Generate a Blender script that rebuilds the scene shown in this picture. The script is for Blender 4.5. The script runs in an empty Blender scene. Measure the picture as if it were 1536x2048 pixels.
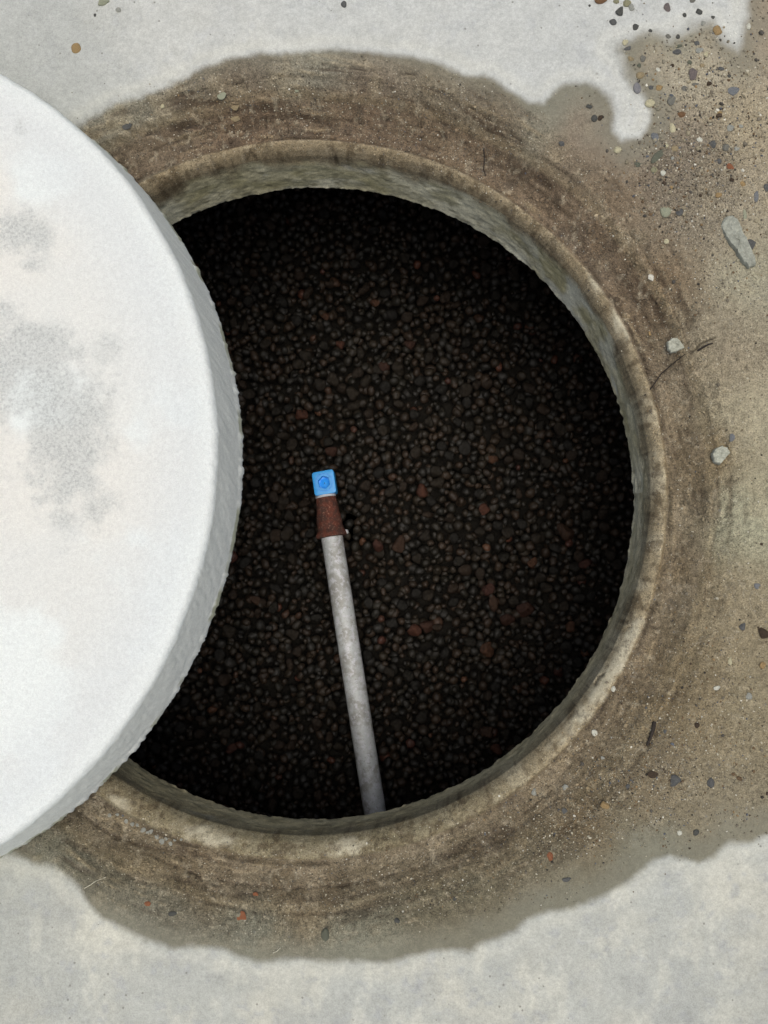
import bpy, math, random
import numpy as np
from mathutils import Matrix, Vector

# ------------------------------------------------------------------ camera, sky, sun, exposure
scene = bpy.context.scene
COL = scene.collection
F, CX, CY = 1991.0, 768.0, 1024.0            # focal length and centre in photograph pixels
CAM_H = 0.79                                 # the camera hangs 0.79 m above the slab
_d = np.array([(840 - CX) / F, -(1190 - CY) / F, -1.0]); _d /= np.linalg.norm(_d)
_z = -_d
_x = np.array([1.0, 0, 0]) - _z[0] * _z; _x /= np.linalg.norm(_x)
_y = np.cross(_z, _x)
ROT = np.array([_x, _y, _z])                 # camera axes -> world
cam_data = bpy.data.cameras.new('camera')
cam = bpy.data.objects.new('camera', cam_data); COL.objects.link(cam)
cam_data.sensor_fit = 'VERTICAL'; cam_data.sensor_height = 36.0
cam_data.lens = F / 2048 * 36.0
cam_data.clip_start = 0.02; cam_data.clip_end = 400
M4 = Matrix([[*ROT[0], 0], [*ROT[1], 0], [*ROT[2], CAM_H], [0, 0, 0, 1]])
cam.matrix_world = M4
scene.camera = cam

world = bpy.data.worlds.new('World'); scene.world = world; world.use_nodes = True
SUN_EL, SUN_AZ = math.radians(85), math.radians(-50)      # azimuth counted from +x towards +y
nt = world.node_tree; bg = nt.nodes['Background']
sky = nt.nodes.new('ShaderNodeTexSky'); sky.sky_type = 'NISHITA'; sky.sun_disc = False
sky.sun_elevation = SUN_EL; sky.sun_rotation = math.radians(90) - SUN_AZ
sky.air_density = 1.0; sky.dust_density = 6.0; sky.ozone_density = 0.6
nt.links.new(sky.outputs[0], bg.inputs[0]); bg.inputs[1].default_value = 0.13
sd = bpy.data.lights.new('sun', 'SUN'); sd.energy = 1.5; sd.angle = math.radians(36); sd.color = (1.0, 0.97, 0.94)
sun = bpy.data.objects.new('sun', sd); COL.objects.link(sun)
sv = Vector((math.cos(SUN_EL) * math.cos(SUN_AZ), math.cos(SUN_EL) * math.sin(SUN_AZ), math.sin(SUN_EL)))
sun.rotation_euler = sv.to_track_quat('Z', 'Y').to_euler()
vs = scene.view_settings
vs.view_transform = 'Standard'; vs.look = 'None'; vs.gamma = 1.0; vs.use_curve_mapping = False
vs.exposure = -0.12
scene.render.engine = 'CYCLES'

# ------------------------------------------------------------------ helpers
def P(px, py, z=0.0):
    """photograph pixel -> world point on the level z"""
    v = ROT @ np.array([(px - CX) / F, -(py - CY) / F, -1.0])
    t = (CAM_H - z) / -v[2]
    return np.array([v[0] * t, v[1] * t, z])

def lin(c):
    c = np.asarray(c, float) / 255.0
    return np.where(c <= 0.04045, c / 12.92, ((c + 0.055) / 1.055) ** 2.4)

KA = np.array([0.835, 0.865, 0.83])
def A(r, g, b): return lin((r, g, b)) * KA

_rs = np.random.RandomState(7)
_LAT = _rs.rand(16, 256, 256)
def vnoise(x, y, scale, seed=0):
    u = np.asarray(x) * scale + 37.1 * seed + 500; v = np.asarray(y) * scale + 91.7 * seed + 500
    iu = np.floor(u).astype(int); iv = np.floor(v).astype(int)
    fu = u - iu; fv = v - iv
    fu = fu * fu * fu * (fu * (6 * fu - 15) + 10); fv = fv * fv * fv * (fv * (6 * fv - 15) + 10)
    L = _LAT[seed % 16]
    a = L[iu % 256, iv % 256]; b = L[(iu + 1) % 256, iv % 256]
    c = L[iu % 256, (iv + 1) % 256]; d = L[(iu + 1) % 256, (iv + 1) % 256]
    return (a * (1 - fu) + b * fu) * (1 - fv) + (c * (1 - fu) + d * fu) * fv
def fbm(x, y, scale, octv=4, seed=0, gain=0.5):
    s = 0; a = 1; t = 0
    for k in range(octv):
        s = s + a * (vnoise(x, y, scale * 2 ** k, seed + k) - 0.5) * 2; t += a; a *= gain
    return s / t
def sm(a, b, x):
    t = np.clip((x - a) / (b - a), 0, 1); return t * t * (3 - 2 * t)
def mix(a, b, f):
    f = np.asarray(f)[..., None]; return a * (1 - f) + b * f

def tag(o, label=None, cat=None, group=None, kind=None):
    if label: o['label'] = label
    if cat: o['category'] = cat
    if group: o['group'] = group
    if kind: o['kind'] = kind
    return o
def mesh_obj(name, verts, faces, mat, parent=None, smooth=True, link=True):
    me = bpy.data.meshes.new(name)
    verts = np.asarray(verts, np.float32); faces = np.asarray(faces, np.int32)
    n = faces.shape[1]
    me.vertices.add(len(verts)); me.vertices.foreach_set('co', verts.ravel())
    me.loops.add(faces.size); me.loops.foreach_set('vertex_index', faces.ravel())
    me.polygons.add(len(faces)); me.polygons.foreach_set('loop_start', np.arange(0, faces.size, n, dtype=np.int32))
    me.update(calc_edges=True); me.validate()
    me.polygons.foreach_set('use_smooth', np.full(len(me.polygons), smooth))
    me.materials.append(mat)
    o = bpy.data.objects.new(name, me)
    if link: COL.objects.link(o)
    if parent: o.parent = parent
    return o
def set_col(me, name, rgb):
    at = me.attributes.new(name, 'FLOAT_COLOR', 'POINT')
    buf = np.ones((len(me.vertices), 4), np.float32); buf[:, :3] = rgb
    at.data.foreach_set('color', buf.ravel())
def set_f(me, name, v):
    at = me.attributes.new(name, 'FLOAT', 'POINT'); at.data.foreach_set('value', np.asarray(v, np.float32))

def grid_faces(nr, na):
    i = np.arange(nr - 1)[:, None]; j = np.arange(na)[None, :]; k = (j + 1) % na
    return np.stack([i * na + j, (i + 1) * na + j, (i + 1) * na + k, i * na + k], -1).reshape(-1, 4)

class Mat:
    def __init__(s, name, rough=0.85, spec=0.3):
        s.m = bpy.data.materials.new(name); s.m.use_nodes = True
        s.nt = s.m.node_tree; s.b = s.nt.nodes['Principled BSDF']
        s.b.inputs['Roughness'].default_value = rough; s.b.inputs['Specular IOR Level'].default_value = spec
        s.tc = s.nt.nodes.new('ShaderNodeTexCoord')
    def link(s, a, b): s.nt.links.new(a, b)
    def attr(s, n):
        a = s.nt.nodes.new('ShaderNodeAttribute'); a.attribute_name = n; return a
    def noise(s, scale, detail=4, rough=0.6, coord=None):
        n = s.nt.nodes.new('ShaderNodeTexNoise'); n.inputs['Scale'].default_value = scale
        n.inputs['Detail'].default_value = detail; n.inputs['Roughness'].default_value = rough
        s.link(coord or s.tc.outputs['Object'], n.inputs['Vector']); return n.outputs['Fac']
    def voro(s, scale, feature='F1'):
        n = s.nt.nodes.new('ShaderNodeTexVoronoi'); n.inputs['Scale'].default_value = scale; n.feature = feature
        s.link(s.tc.outputs['Object'], n.inputs['Vector']); return n
    def ramp(s, f, a, b, va=0.0, vb=1.0):
        n = s.nt.nodes.new('ShaderNodeMapRange'); n.interpolation_type = 'SMOOTHSTEP'
        n.inputs[1].default_value = a; n.inputs[2].default_value = b
        n.inputs[3].default_value = va; n.inputs[4].default_value = vb
        s.link(f, n.inputs[0]); return n.outputs[0]
    def math(s, op, a, b=None):
        n = s.nt.nodes.new('ShaderNodeMath'); n.operation = op
        for i, v in enumerate((a, b)):
            if v is None: continue
            if isinstance(v, (int, float)): n.inputs[i].default_value = v
            else: s.link(v, n.inputs[i])
        return n.outputs[0]
    def mix(s, a, b, f, mode='MIX'):
        n = s.nt.nodes.new('ShaderNodeMix'); n.data_type = 'RGBA'; n.blend_type = mode
        for v, i in ((f, 0), (a, 6), (b, 7)):
            if isinstance(v, (int, float)): n.inputs[i].default_value = v
            elif isinstance(v, (tuple, list, np.ndarray)): n.inputs[i].default_value = (*[float(q) for q in v[:3]], 1)
            else: s.link(v, n.inputs[i])
        return n.outputs[2]
    def gray(s, v):
        n = s.nt.nodes.new('ShaderNodeCombineColor')
        for i in range(3): s.link(v, n.inputs[i])
        return n.outputs[0]
    def color(s, c): s.link(c, s.b.inputs['Base Color'])
    def bump(s, h, dist, strength=1.0):
        n = s.nt.nodes.new('ShaderNodeBump'); n.inputs['Distance'].default_value = dist
        n.inputs['Strength'].default_value = strength
        s.link(h, n.inputs['Height']); s.link(n.outputs[0], s.b.inputs['Normal'])

# ------------------------------------------------------------------ materials
# concrete with stains: large stains and the shading mixed into them come as the colour attribute 'tone', grain is procedural
mg = Mat('stained_concrete', 0.85, 0.25)
tone = mg.attr('tone').outputs['Color']; dirt = mg.attr('dirt').outputs['Fac']; wet = mg.attr('wet').outputs['Fac']
n1 = mg.noise(900, 3, 0.7); n2 = mg.noise(260, 4, 0.65); n3 = mg.noise(55, 5, 0.6)
g_clean = mg.math('MULTIPLY', mg.math('MULTIPLY', mg.ramp(n2, 0.25, 0.75, 0.91, 1.07), mg.ramp(n1, 0.25, 0.75, 0.86, 1.14)), mg.math('MULTIPLY', mg.ramp(n3, 0.25, 0.75, 0.93, 1.07), mg.ramp(mg.noise(130, 5, 0.72), 0.35, 0.65, 0.975, 1.02)))
g_dirty = mg.math('MULTIPLY', mg.ramp(n1, 0.3, 0.7, 0.52, 1.48), mg.ramp(n2, 0.3, 0.7, 0.78, 1.22))
gr = mg.nt.nodes.new('ShaderNodeMix'); gr.data_type = 'FLOAT'
mg.link(dirt, gr.inputs[0]); mg.link(g_clean, gr.inputs[2]); mg.link(g_dirty, gr.inputs[3])
c = mg.mix(tone, mg.gray(gr.outputs[0]), 1.0, 'MULTIPLY')
vd = mg.voro(700)                                                    # dark and pale sand grains
hue = mg.nt.nodes.new('ShaderNodeSeparateColor'); mg.link(vd.outputs['Color'], hue.inputs[0])
darkg = mg.math('MULTIPLY', mg.ramp(hue.outputs[0], 0.86, 0.90), mg.ramp(vd.outputs['Distance'], 0.30, 0.48, 1.0, 0.0))
paleg = mg.math('MULTIPLY', mg.ramp(hue.outputs[1], 0.93, 0.96), mg.ramp(vd.outputs['Distance'], 0.28, 0.42, 1.0, 0.0))
c = mg.mix(c, A(62, 54, 46), mg.math('MULTIPLY', mg.math('MULTIPLY', darkg, dirt), 0.75))
c = mg.mix(c, A(205, 198, 178), mg.math('MULTIPLY', mg.math('MULTIPLY', paleg, dirt), 0.75))
vp = mg.voro(170)                                                    # sparse small pits on the clean slab
h2 = mg.nt.nodes.new('ShaderNodeSeparateColor'); mg.link(vp.outputs['Color'], h2.inputs[0])
pit = mg.math('MULTIPLY', mg.ramp(h2.outputs[2], 0.955, 0.965), mg.ramp(vp.outputs['Distance'], 0.08, 0.2, 1.0, 0.0))
c = mg.mix(c, A(120, 118, 112), mg.math('MULTIPLY', pit, 0.7))
vq = mg.voro(75); h3 = mg.nt.nodes.new('ShaderNodeSeparateColor'); mg.link(vq.outputs['Color'], h3.inputs[0])
spot = mg.math('MULTIPLY', mg.ramp(h3.outputs[0], 0.93, 0.94), mg.ramp(mg.math('ADD', vq.outputs['Distance'], mg.math('MULTIPLY', n2, 0.1)), 0.09, 0.16, 1.0, 0.0))
c = mg.mix(c, A(138, 136, 128), mg.math('MULTIPLY', spot, 0.55))
hair = mg.math('MULTIPLY', mg.ramp(mg.math('ABSOLUTE', mg.math('SUBTRACT', mg.noise(16, 7, 0.62), 0.5)), 0.0, 0.006, 1.0, 0.0), mg.ramp(mg.noise(7, 3), 0.5, 0.62))
c = mg.mix(c, A(150, 148, 140), mg.math('MULTIPLY', hair, 0.3))
mg.color(c)
mg.link(mg.ramp(wet, 0, 1, 0.9, 0.55), mg.b.inputs['Roughness'])
hb = mg.math('ADD', mg.math('MULTIPLY', n2, 0.5), mg.math('MULTIPLY', n1, mg.ramp(dirt, 0, 1, 0.2, 0.8)))
hb = mg.math('ADD', hb, mg.math('MULTIPLY', darkg, mg.math('MULTIPLY', dirt, 0.4)))
mg.bump(hb, 0.0011, 0.75)
GROUND = mg.m

ml = Mat('brightened_lid_concrete', 0.9, 0.2)
tone = ml.attr('tone').outputs['Color']; rough_ = ml.attr('dirt').outputs['Fac']
n1 = ml.noise(1100, 2, 0.7); n2 = ml.noise(330, 4, 0.7); n4 = ml.noise(28, 5, 0.65)
blotch = ml.attr('blotch').outputs['Fac']
cl = ml.ramp(ml.math('ADD', ml.math('MULTIPLY', blotch, 0.75), ml.math('MULTIPLY', ml.noise(75, 6, 0.72), 0.8)), 0.5, 1.05)
sp = ml.math('MULTIPLY', ml.ramp(ml.noise(520, 6, 0.78), 0.44, 0.66), cl)
c = ml.mix(tone, A(204, 206, 204), ml.math('MULTIPLY', cl, 0.65))
c = ml.mix(c, A(150, 152, 152), ml.math('MULTIPLY', sp, 0.6))
c = ml.mix(c, ml.gray(ml.math('MULTIPLY', ml.ramp(n1, 0.25, 0.75, 0.92, 1.08), ml.ramp(n2, 0.3, 0.7, 0.94, 1.05))), 1.0, 'MULTIPLY')
vp = ml.voro(120); h2 = ml.nt.nodes.new('ShaderNodeSeparateColor'); ml.link(vp.outputs['Color'], h2.inputs[0])
pit = ml.math('MULTIPLY', ml.ramp(h2.outputs[2], 0.96, 0.97), ml.ramp(vp.outputs['Distance'], 0.05, 0.14, 1.0, 0.0))
c = ml.mix(c, A(120, 120, 125), ml.math('MULTIPLY', pit, 0.6))
ml.color(c)
ml.bump(ml.math('ADD', ml.math('MULTIPLY', n2, 0.6), ml.math('MULTIPLY', n1, 0.5)), 0.0013, 0.55)
LID = ml.m

def stone_mat(name, rgb, rough=0.7, spec=0.3, var=0.35, scale=300, bump=0.0006):
    m = Mat(name, rough, spec); base = lin(rgb) * KA
    n = m.noise(scale, 4, 0.7); nn = m.noise(scale * 3, 2, 0.7)
    f = m.math('MULTIPLY', m.ramp(n, 0.25, 0.75, 1 - var, 1 + var), m.ramp(nn, 0.25, 0.75, 0.85, 1.15))
    m.color(m.mix(base, m.gray(f), 1.0, 'MULTIPLY')); m.bump(m.math('ADD', n, m.math('MULTIPLY', nn, 0.5)), bump, 0.8)
    return m.m

mp = Mat('clay_pellet_surface', 0.45, 0.28)
pc = mp.attr('tone').outputs['Color']; n = mp.noise(420, 3, 0.7)
mp.color(mp.mix(pc, mp.gray(mp.ramp(n, 0.25, 0.75, 0.75, 1.3)), 1.0, 'MULTIPLY')); mp.bump(n, 0.0012, 0.8)
PELLET = mp.m
mq = Mat('grit_surface', 0.75, 0.3)
mq.color(mq.attr('tone').outputs['Color']); GRIT = mq.m

mz = Mat('galvanised_steel', 0.5, 0.5)
n1 = mz.noise(500, 5, 0.75); n2 = mz.noise(45, 4, 0.6); n3 = mz.noise(160, 4, 0.7)
c = mz.mix(lin((192, 199, 198)), lin((160, 162, 157)), mz.ramp(n2, 0.45, 0.62))
c = mz.mix(c, lin((208, 212, 216)), mz.ramp(n3, 0.48, 0.62, 0, 0.9))
c = mz.mix(c, lin((88, 80, 74)), mz.ramp(n1, 0.57, 0.68, 0, 0.8))
mz.color(c); mz.b.inputs['Metallic'].default_value = 0.1
mz.bump(n1, 0.0008, 0.7); ZINC = mz.m
mr = Mat('rust', 0.75, 0.35)
n1 = mr.noise(420, 5, 0.75); n2 = mr.noise(110, 4, 0.6)
c = mr.mix(lin((82, 58, 50)), lin((112, 64, 50)), mr.ramp(n2, 0.4, 0.62))
c = mr.mix(c, lin((170, 135, 115)), mr.ramp(n1, 0.56, 0.66, 0, 0.9)); c = mr.mix(c, lin((45, 28, 24)), mr.ramp(n1, 0.42, 0.3, 0, 0.9))
mr.color(c); mr.bump(n1, 0.002, 1.0); RUST = mr.m
mb = Mat('blue_plastic', 0.42, 0.5); n = mb.noise(300, 3)
mb.color(mb.mix(lin((52, 164, 242)), lin((64, 172, 245)), mb.ramp(n, 0.3, 0.7))); mb.bump(n, 0.0002, 0.5); BLUE = mb.m
mw = Mat('thread_tape', 0.4, 0.4); mw.color(mw.mix(lin((215, 220, 225)), lin((180, 185, 190)), mw.noise(600, 2))); TAPE = mw.m
DARKC = stone_mat('damp_chamber_concrete', (70, 68, 60), 0.8, 0.2, 0.3, 60, 0.002)

# ------------------------------------------------------------------ shape of the opening
Z_NECK = -0.108
low_pts = [(1036,509),(1149,629),(1227,786),(1260,923),(1258,1068),(1207,1260),(1104,1420),(893,1580),(768,1625),(600,1640),(450,1612),(350,1575),(350,452),(500,395),(625,376),(768,387),(968,462)]
q = np.array([P(a, b, Z_NECK)[:2] for a, b in low_pts])
Am = np.c_[2 * q, np.ones(len(q))]; s_ = np.linalg.lstsq(Am, (q ** 2).sum(1), rcond=None)[0]
CENL = s_[:2]; RB = float(math.sqrt(s_[2] + CENL @ CENL))            # lower edge of the neck
CEN = np.array([-0.0990, 0.0886]); RG = 0.2945; R0 = RG - 0.0045      # ring round the lip
print('opening centre', CEN, 'radius', R0)

def profile(rho, th):
    """height of the collar and slab top at distance rho from the opening's centre"""
    cx, sx = np.cos(th), np.sin(th)
    w = 0.0045 * fbm(cx * 2.2, sx * 2.2, 1.0, 3, 3)                  # the cast edges wander
    w2 = 0.0035 * fbm(cx * 6, sx * 6, 1.0, 3, 5)
    xs = [RG - .0045, RG - .0034, RG - .0015, RG + .0015, RG + .0048, RG + .0078, RG + .0100, RG + .0125, RG + .021, RG + .030, RG + .040, RG + .052, RG + .066, RG + .10]
    zs = [-.0540, -.0485, -.0445, -.0412, -.0388, -.0380, -.0402, -.0415, -.0390, -.0315, -.0200, -.0090, -.0030, 0.0]
    GR = RG + .0122; dl = .0010 + .0045 * np.sin(th + 0.45)                   # the lip is narrower towards the top of the ring
    r = np.where(rho < GR, GR - (GR - rho) * .0167 / (.0167 - dl), rho)
    rr = r - w * sm(RG + .008, RG + .02, r) - w2 * sm(RG + .012, RG + .03, r)
    z = np.interp(rr, xs, zs)
    # soften the corners of the profile
    z = 0.5 * z + 0.25 * np.interp(rr - .0016, xs, zs) + 0.25 * np.interp(rr + .0016, xs, zs)
    # part of the seat is packed with mud
    fill = sm(-0.15, 0.5, fbm(cx * 3, sx * 3, 1.0, 3, 9)) * sm(RG + .009, RG + .014, r) * (1 - sm(RG + .036, RG + .050, r))
    z = z + fill * 0.006
    return z

LO_EDGE = [(150,243),(210,205),(280,180),(350,155),(400,128),(460,108),(520,98),(560,100),(610,95),(660,90),(700,92),(770,100),(830,105),(880,118),(910,130),(945,142),(970,143),(1000,160),(1030,180),(1060,198),(1085,200),(1105,180),(1130,165),(1170,162),(1200,175),(1222,195),(1235,225),(1228,262),(1245,278),(1275,270),(1295,245),(1296,222),(1285,195),(1268,178),(1252,150),(1238,118),(1228,104),(1232,88),(1255,80),(1300,76),(1360,68),(1405,48),(1425,44),(1440,60),(1458,88),(1476,108),(1488,70),(1492,0),(1494,-60),(1800,-60),(1800,1640),(1536,1680),(1500,1690),(1460,1690),(1430,1720),(1400,1733),(1375,1728),(1340,1715),(1310,1725),(1280,1750),(1250,1775),(1210,1795),(1170,1810),(1130,1825),(1090,1832),(1060,1845),(1030,1870),(1000,1882),(970,1892),(940,1912),(900,1908),(870,1910),(820,1920),(770,1932),(700,1930),(640,1928),(580,1926),(520,1928),(480,1925),(450,1908),(420,1900),(380,1900),(345,1905),(300,1893),(250,1870),(200,1842),(170,1810),(150,1785),(115,1755),(80,1735),(40,1725),(0,1708),(-300,1600),(-500,940),(-200,400)]
EDGE = np.array([P(a, b)[:2] for a, b in LO_EDGE])
def sdist(x, y, poly):
    """signed distance to a closed polygon, positive inside"""
    best = np.full(x.shape, 1e9); ins = np.zeros(x.shape, bool); n = len(poly)
    for i in range(n):
        ax, ay = poly[i]; bx, by = poly[(i + 1) % n]; dx, dy = bx - ax, by - ay
        t = np.clip(((x - ax) * dx + (y - ay) * dy) / (dx * dx + dy * dy + 1e-12), 0, 1)
        best = np.minimum(best, (x - ax - t * dx) ** 2 + (y - ay - t * dy) ** 2)
        if abs(dy) > 1e-12:
            c_ = ((ay > y) != (by > y)) & (x < (bx - ax) * (y - ay) / dy + ax); ins ^= c_
    d = np.sqrt(best); return np.where(ins, d, -d)
def polyline_dist(x, y, pts):
    best = np.full(x.shape, 1e9)
    for (ax, ay), (bx, by) in zip(pts[:-1], pts[1:]):
        dx, dy = bx - ax, by - ay
        t = np.clip(((x - ax) * dx + (y - ay) * dy) / (dx * dx + dy * dy), 0, 1)
        best = np.minimum(best, (x - ax - t * dx) ** 2 + (y - ay - t * dy) ** 2)
    return np.sqrt(best)

STAIN_SHADING = [(1400,150,168,160,141),(1500,60,148,134,116),(1500,250,160,148,125),(1350,300,142,130,114),(1440,420,158,148,128),(1300,330,128,115,100),(1490,560,155,150,130),(1450,700,143,132,112),(1500,850,162,154,131),(1500,1050,158,155,132),(1450,1200,142,131,108),(1500,1400,136,126,103),(1400,1400,129,116,92),(1300,1550,122,110,89),(1450,1600,131,122,102),(1300,1700,119,115,98),(1150,1650,116,101,78),(1150,1780,115,110,93),(900,1850,112,105,86),(700,1900,124,122,106),(500,1880,120,118,103),(300,1840,120,116,101),(600,1800,114,99,76),(400,1750,106,91,68),(200,1730,102,96,80),(120,1740,117,114,99),(230,220,128,123,108),(400,170,122,114,98),(650,115,134,130,115),(700,170,114,99,83),(450,220,98,82,66),(900,170,118,108,91),(1000,230,110,97,79),(1080,240,127,124,109),(1150,200,132,127,113),(1130,300,120,106,87),(1170,260,134,120,105),(1230,380,122,106,86),(1330,560,124,106,84),(1400,900,128,110,82),(1380,1150,122,104,76),(1300,1350,116,98,70)]
ST_P = np.array([P(s[0], s[1])[:2] for s in STAIN_SHADING]); ST_C = lin(np.array([s[2:] for s in STAIN_SHADING])) * KA * 1.08  # stain colours that also carry the light and shade of their spots
def patch(x, y, z, pts, r):
    f = np.zeros(x.shape)
    for p in pts:
        px, py, pz = p[0], p[1], p[2]; rr = p[3] if len(p) > 3 else r
        c_ = P(px, py, pz)
        ang = math.atan2(c_[1] - CEN[1], c_[0] - CEN[0]); ca, sa = math.cos(ang), math.sin(ang)
        dx, dy = x - c_[0], y - c_[1]
        u = dx * ca + dy * sa; v = -dx * sa + dy * ca; dz = z - pz
        d = np.sqrt((u * 1.0) ** 2 + (v / 1.9) ** 2 + dz ** 2) / rr
        f = np.maximum(f, 1 - sm(0.35, 1.25, d + 0.55 * fbm(x + z, y - z, 130, 4, 11)))
    return f

CRACKS = [[(1312,772),(1338,735),(1360,712),(1382,698)],[(1385,700),(1400,690),(1428,678)],[(1313,1218),(1325,1228),(1331,1238)],[(1268,1256),(1280,1250),(1292,1247)],[(1310,1254),(1324,1260),(1330,1256)],
          [(569,228),(570,243)],[(528,226),(529,240)],[(588,1748),(590,1772)],[(440,1786),(441,1776)],[(470,180),(520,168),(600,160),(640,158)],[(648,145),(700,152),(768,160),(830,168)],
          [(240,290),(290,268),(330,252),(380,243),(440,232)],[(860,190),(930,218),(985,252),(1040,288)],[(1255,470),(1290,520),(1310,560)],[(370,1752),(440,1780),(500,1790),(560,1782)],
          [(975,262),(973,300),(980,318)],[(1218,1350),(1180,1400),(1120,1450)]]
CRK = [[tuple(P(a, b, -0.02 if i not in (0, 1) else -.01)[:2]) for a, b in c_] for i, c_ in enumerate(CRACKS)]

def surface(x, y):
    """top surface: height, colour, dirt, wetness"""
    dx, dy = x - CEN[0], y - CEN[1]; rho = np.hypot(dx, dy); th = np.arctan2(dy, dx)
    z = profile(rho, th)
    d = sdist(x, y, EDGE) + 0.0022 * fbm(x, y, 60, 3, 2)
    pq = P(1330, 90); soft = np.exp(-(((x - pq[0]) / .075) ** 2 + ((y - pq[1]) / .045) ** 2) ** 1.5)
    d = d + 0.0011 * fbm(x, y, 230, 3, 13)
    d = d + soft * 0.006 + soft * 0.009 * fbm(x, y, 45, 4, 5)
    damp = sm(-0.0015 - .005 * soft, 0.0055 + .009 * soft, d)
    near = sm(0.9, 0.6, rho)
    far_right = sm(0.24, 0.32, x)
    # how much grit and mud lies here
    ring = sm(RG + .008, RG + .012, rho) * (1 - sm(RG + .050, RG + .080, rho)) * damp
    inner = damp * sm(0.010, 0.042, d + 0.008 * fbm(x, y, 40, 3, 6))
    dirt_ = np.clip(np.maximum(inner * (0.62 + 0.3 * fbm(x, y, 35, 4, 8)), ring * 0.9), 0, 1)
    lumps = fbm(x, y, 70, 4, 1) * 0.0020 + fbm(x, y, 240, 3, 4) * 0.0014
    rid = 1 - np.abs(fbm(x, y, 110, 4, 11)) * 4                          # crusty broken ridges in the mud
    lumps = lumps + ring * np.clip(rid, 0, 1) ** 2 * 0.0012 * sm(-.2, .3, fbm(x, y, 25, 3, 12))
    z = z + near * dirt_ * lumps + near * fbm(x, y, 6, 3, 10) * 0.0016
    # washed gravel crust: ridges along the ring and the bed of grit at upper right
    b1 = P(1390, 380); gb = np.exp(-(((x - b1[0]) / .040) ** 2 + ((y - b1[1]) / .055) ** 2))
    z = z + gb * (0.0035 + 0.0035 * fbm(x, y, 90, 4, 12))
    ridge = np.exp(-((rho - (RG + .044 + .004 * fbm(dx / rho * 4, dy / rho * 4, 1, 2, 13))) / .003) ** 2)
    z = z + ridge * 0.0022 * (0.5 + fbm(x, y, 45, 3, 14))
    # streaks that run round the ring where the lid has ground and slid
    sw = rho + .0015 * fbm(x, y, 40, 3, 2)
    cxr, cyr = dx / np.maximum(rho, 1e-6), dy / np.maximum(rho, 1e-6)
    streak = 0.5 * (fbm(cxr * 9 + 3, cyr * 9 + sw * 330, 1.0, 4, 6) + fbm(cxr * 14 + sw * 260, cyr * 14 - 5, 1.0, 3, 10))
    streak = streak * sm(-.3, .25, fbm(x, y, 28, 3, 14)); z = z + ring * streak * 0.0020
    crack = np.zeros(x.shape)
    wob = 0.0016 * fbm(x, y, 150, 3, 15)
    for c_ in CRK:
        dd = polyline_dist(x + wob, y - wob, c_); crack = np.maximum(crack, (1 - sm(0.0002, 0.0011, dd)) * sm(-.35, .1, fbm(x, y, 90, 2, 6)))
    z = z - crack * 0.0022
    # colours
    dry = mix(A(185, 186, 180), A(199, 197, 186), sm(-0.3, 0.5, fbm(x, y, 14, 4, 5)))
    dry = mix(dry, A(174, 175, 171), 0.7 * sm(0.0, 0.55, fbm(x, y, 22, 5, 9, .6)))
    dry = mix(dry, A(212, 210, 198), 0.5 * sm(0.05, 0.5, fbm(x * 1.6, y * .8, 40, 5, 2, .62)) * sm(.2, -.1, y))
    dry = mix(dry, A(168, 170, 172), 0.5 * sm(0.15, 0.5, fbm(x, y, 95, 5, 12, .65)))
    top = sm(0.10, 0.40, y)
    dry = mix(dry, A(203, 204, 203), 0.6 * top)
    dry = mix(dry, A(160, 163, 160), 0.6 * sm(0.12, 0.32, x + .08 * fbm(x, y, 9, 3, 1)) * sm(-0.2, -0.34, y))  # corner darkening put into the concrete colour, like a lens vignette
    dry = mix(dry, A(166, 168, 164), 0.5 * sm(-0.22, -0.34, x + .08 * fbm(x, y, 9, 3, 4)))  # left edge darkened in the colour too, for the same vignette
    halo = np.exp(-((d + 0.006) / 0.005) ** 2) * near
    dry = mix(dry, A(222, 219, 205), 0.22 * halo)
    w = np.zeros(x.shape + (len(ST_P),), np.float32) if x.size < 60000 else None
    num = np.zeros(x.shape + (3,)); den = np.zeros(x.shape)
    jx = x + 0.012 * fbm(x, y, 30, 4, 1); jy = y + 0.012 * fbm(x, y, 30, 4, 7)
    for p, c_ in zip(ST_P, ST_C):
        k = 1.0 / ((jx - p[0]) ** 2 + (jy - p[1]) ** 2 + 4e-4) ** 1.6
        num += k[..., None] * c_; den += k
    stain = num / den[..., None]
    # grey-green wet fringe, brown silt inside
    fringe = (1 - sm(0.008, 0.034, d + 0.010 * fbm(x, y, 45, 4, 3))) * sm(0.34, 0.26, x) 
    stain = mix(stain, A(122, 122, 107), 0.55 * fringe * (1 - ring))
    stain = mix(stain, A(80, 72, 58), 0.30 * sm(0.1, 0.6, fbm(x, y, 75, 5, 13)) * dirt_)
    stain = mix(stain, A(172, 158, 130), 0.35 * sm(0.15, 0.6, fbm(x, y, 60, 5, 2)) * dirt_)
    seat = sm(RG + .0085, RG + .0115, rho) * (1 - sm(RG + .034, RG + .046, rho + 0.006 * fbm(x, y, 50, 3, 4)))
    seatc = mix(A(126, 112, 90), A(146, 132, 110), sm(-.3, .4, fbm(x, y, 40, 4, 6)))
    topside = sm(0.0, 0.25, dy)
    seatc = mix(seatc, A(112, 90, 70), 0.75 * topside)
    seatc = mix(seatc, A(58, 46, 36), 0.65 * sm(0.0, 0.45, fbm(x, y, 85, 5, 3)) * (0.5 + 0.5 * topside))
    stain = mix(stain, seatc, 0.7 * seat)
    groove = np.exp(-((rho - (RG + .0122)) / .0022) ** 2)
    stain = mix(stain, A(62, 50, 38), 0.6 * groove * sm(-0.25, 0.3, fbm(dx / rho * 9, dy / rho * 9, 1, 3, 8)))
    lip = 1 - sm(RG + .0078, RG + .0100, rho)
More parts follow.
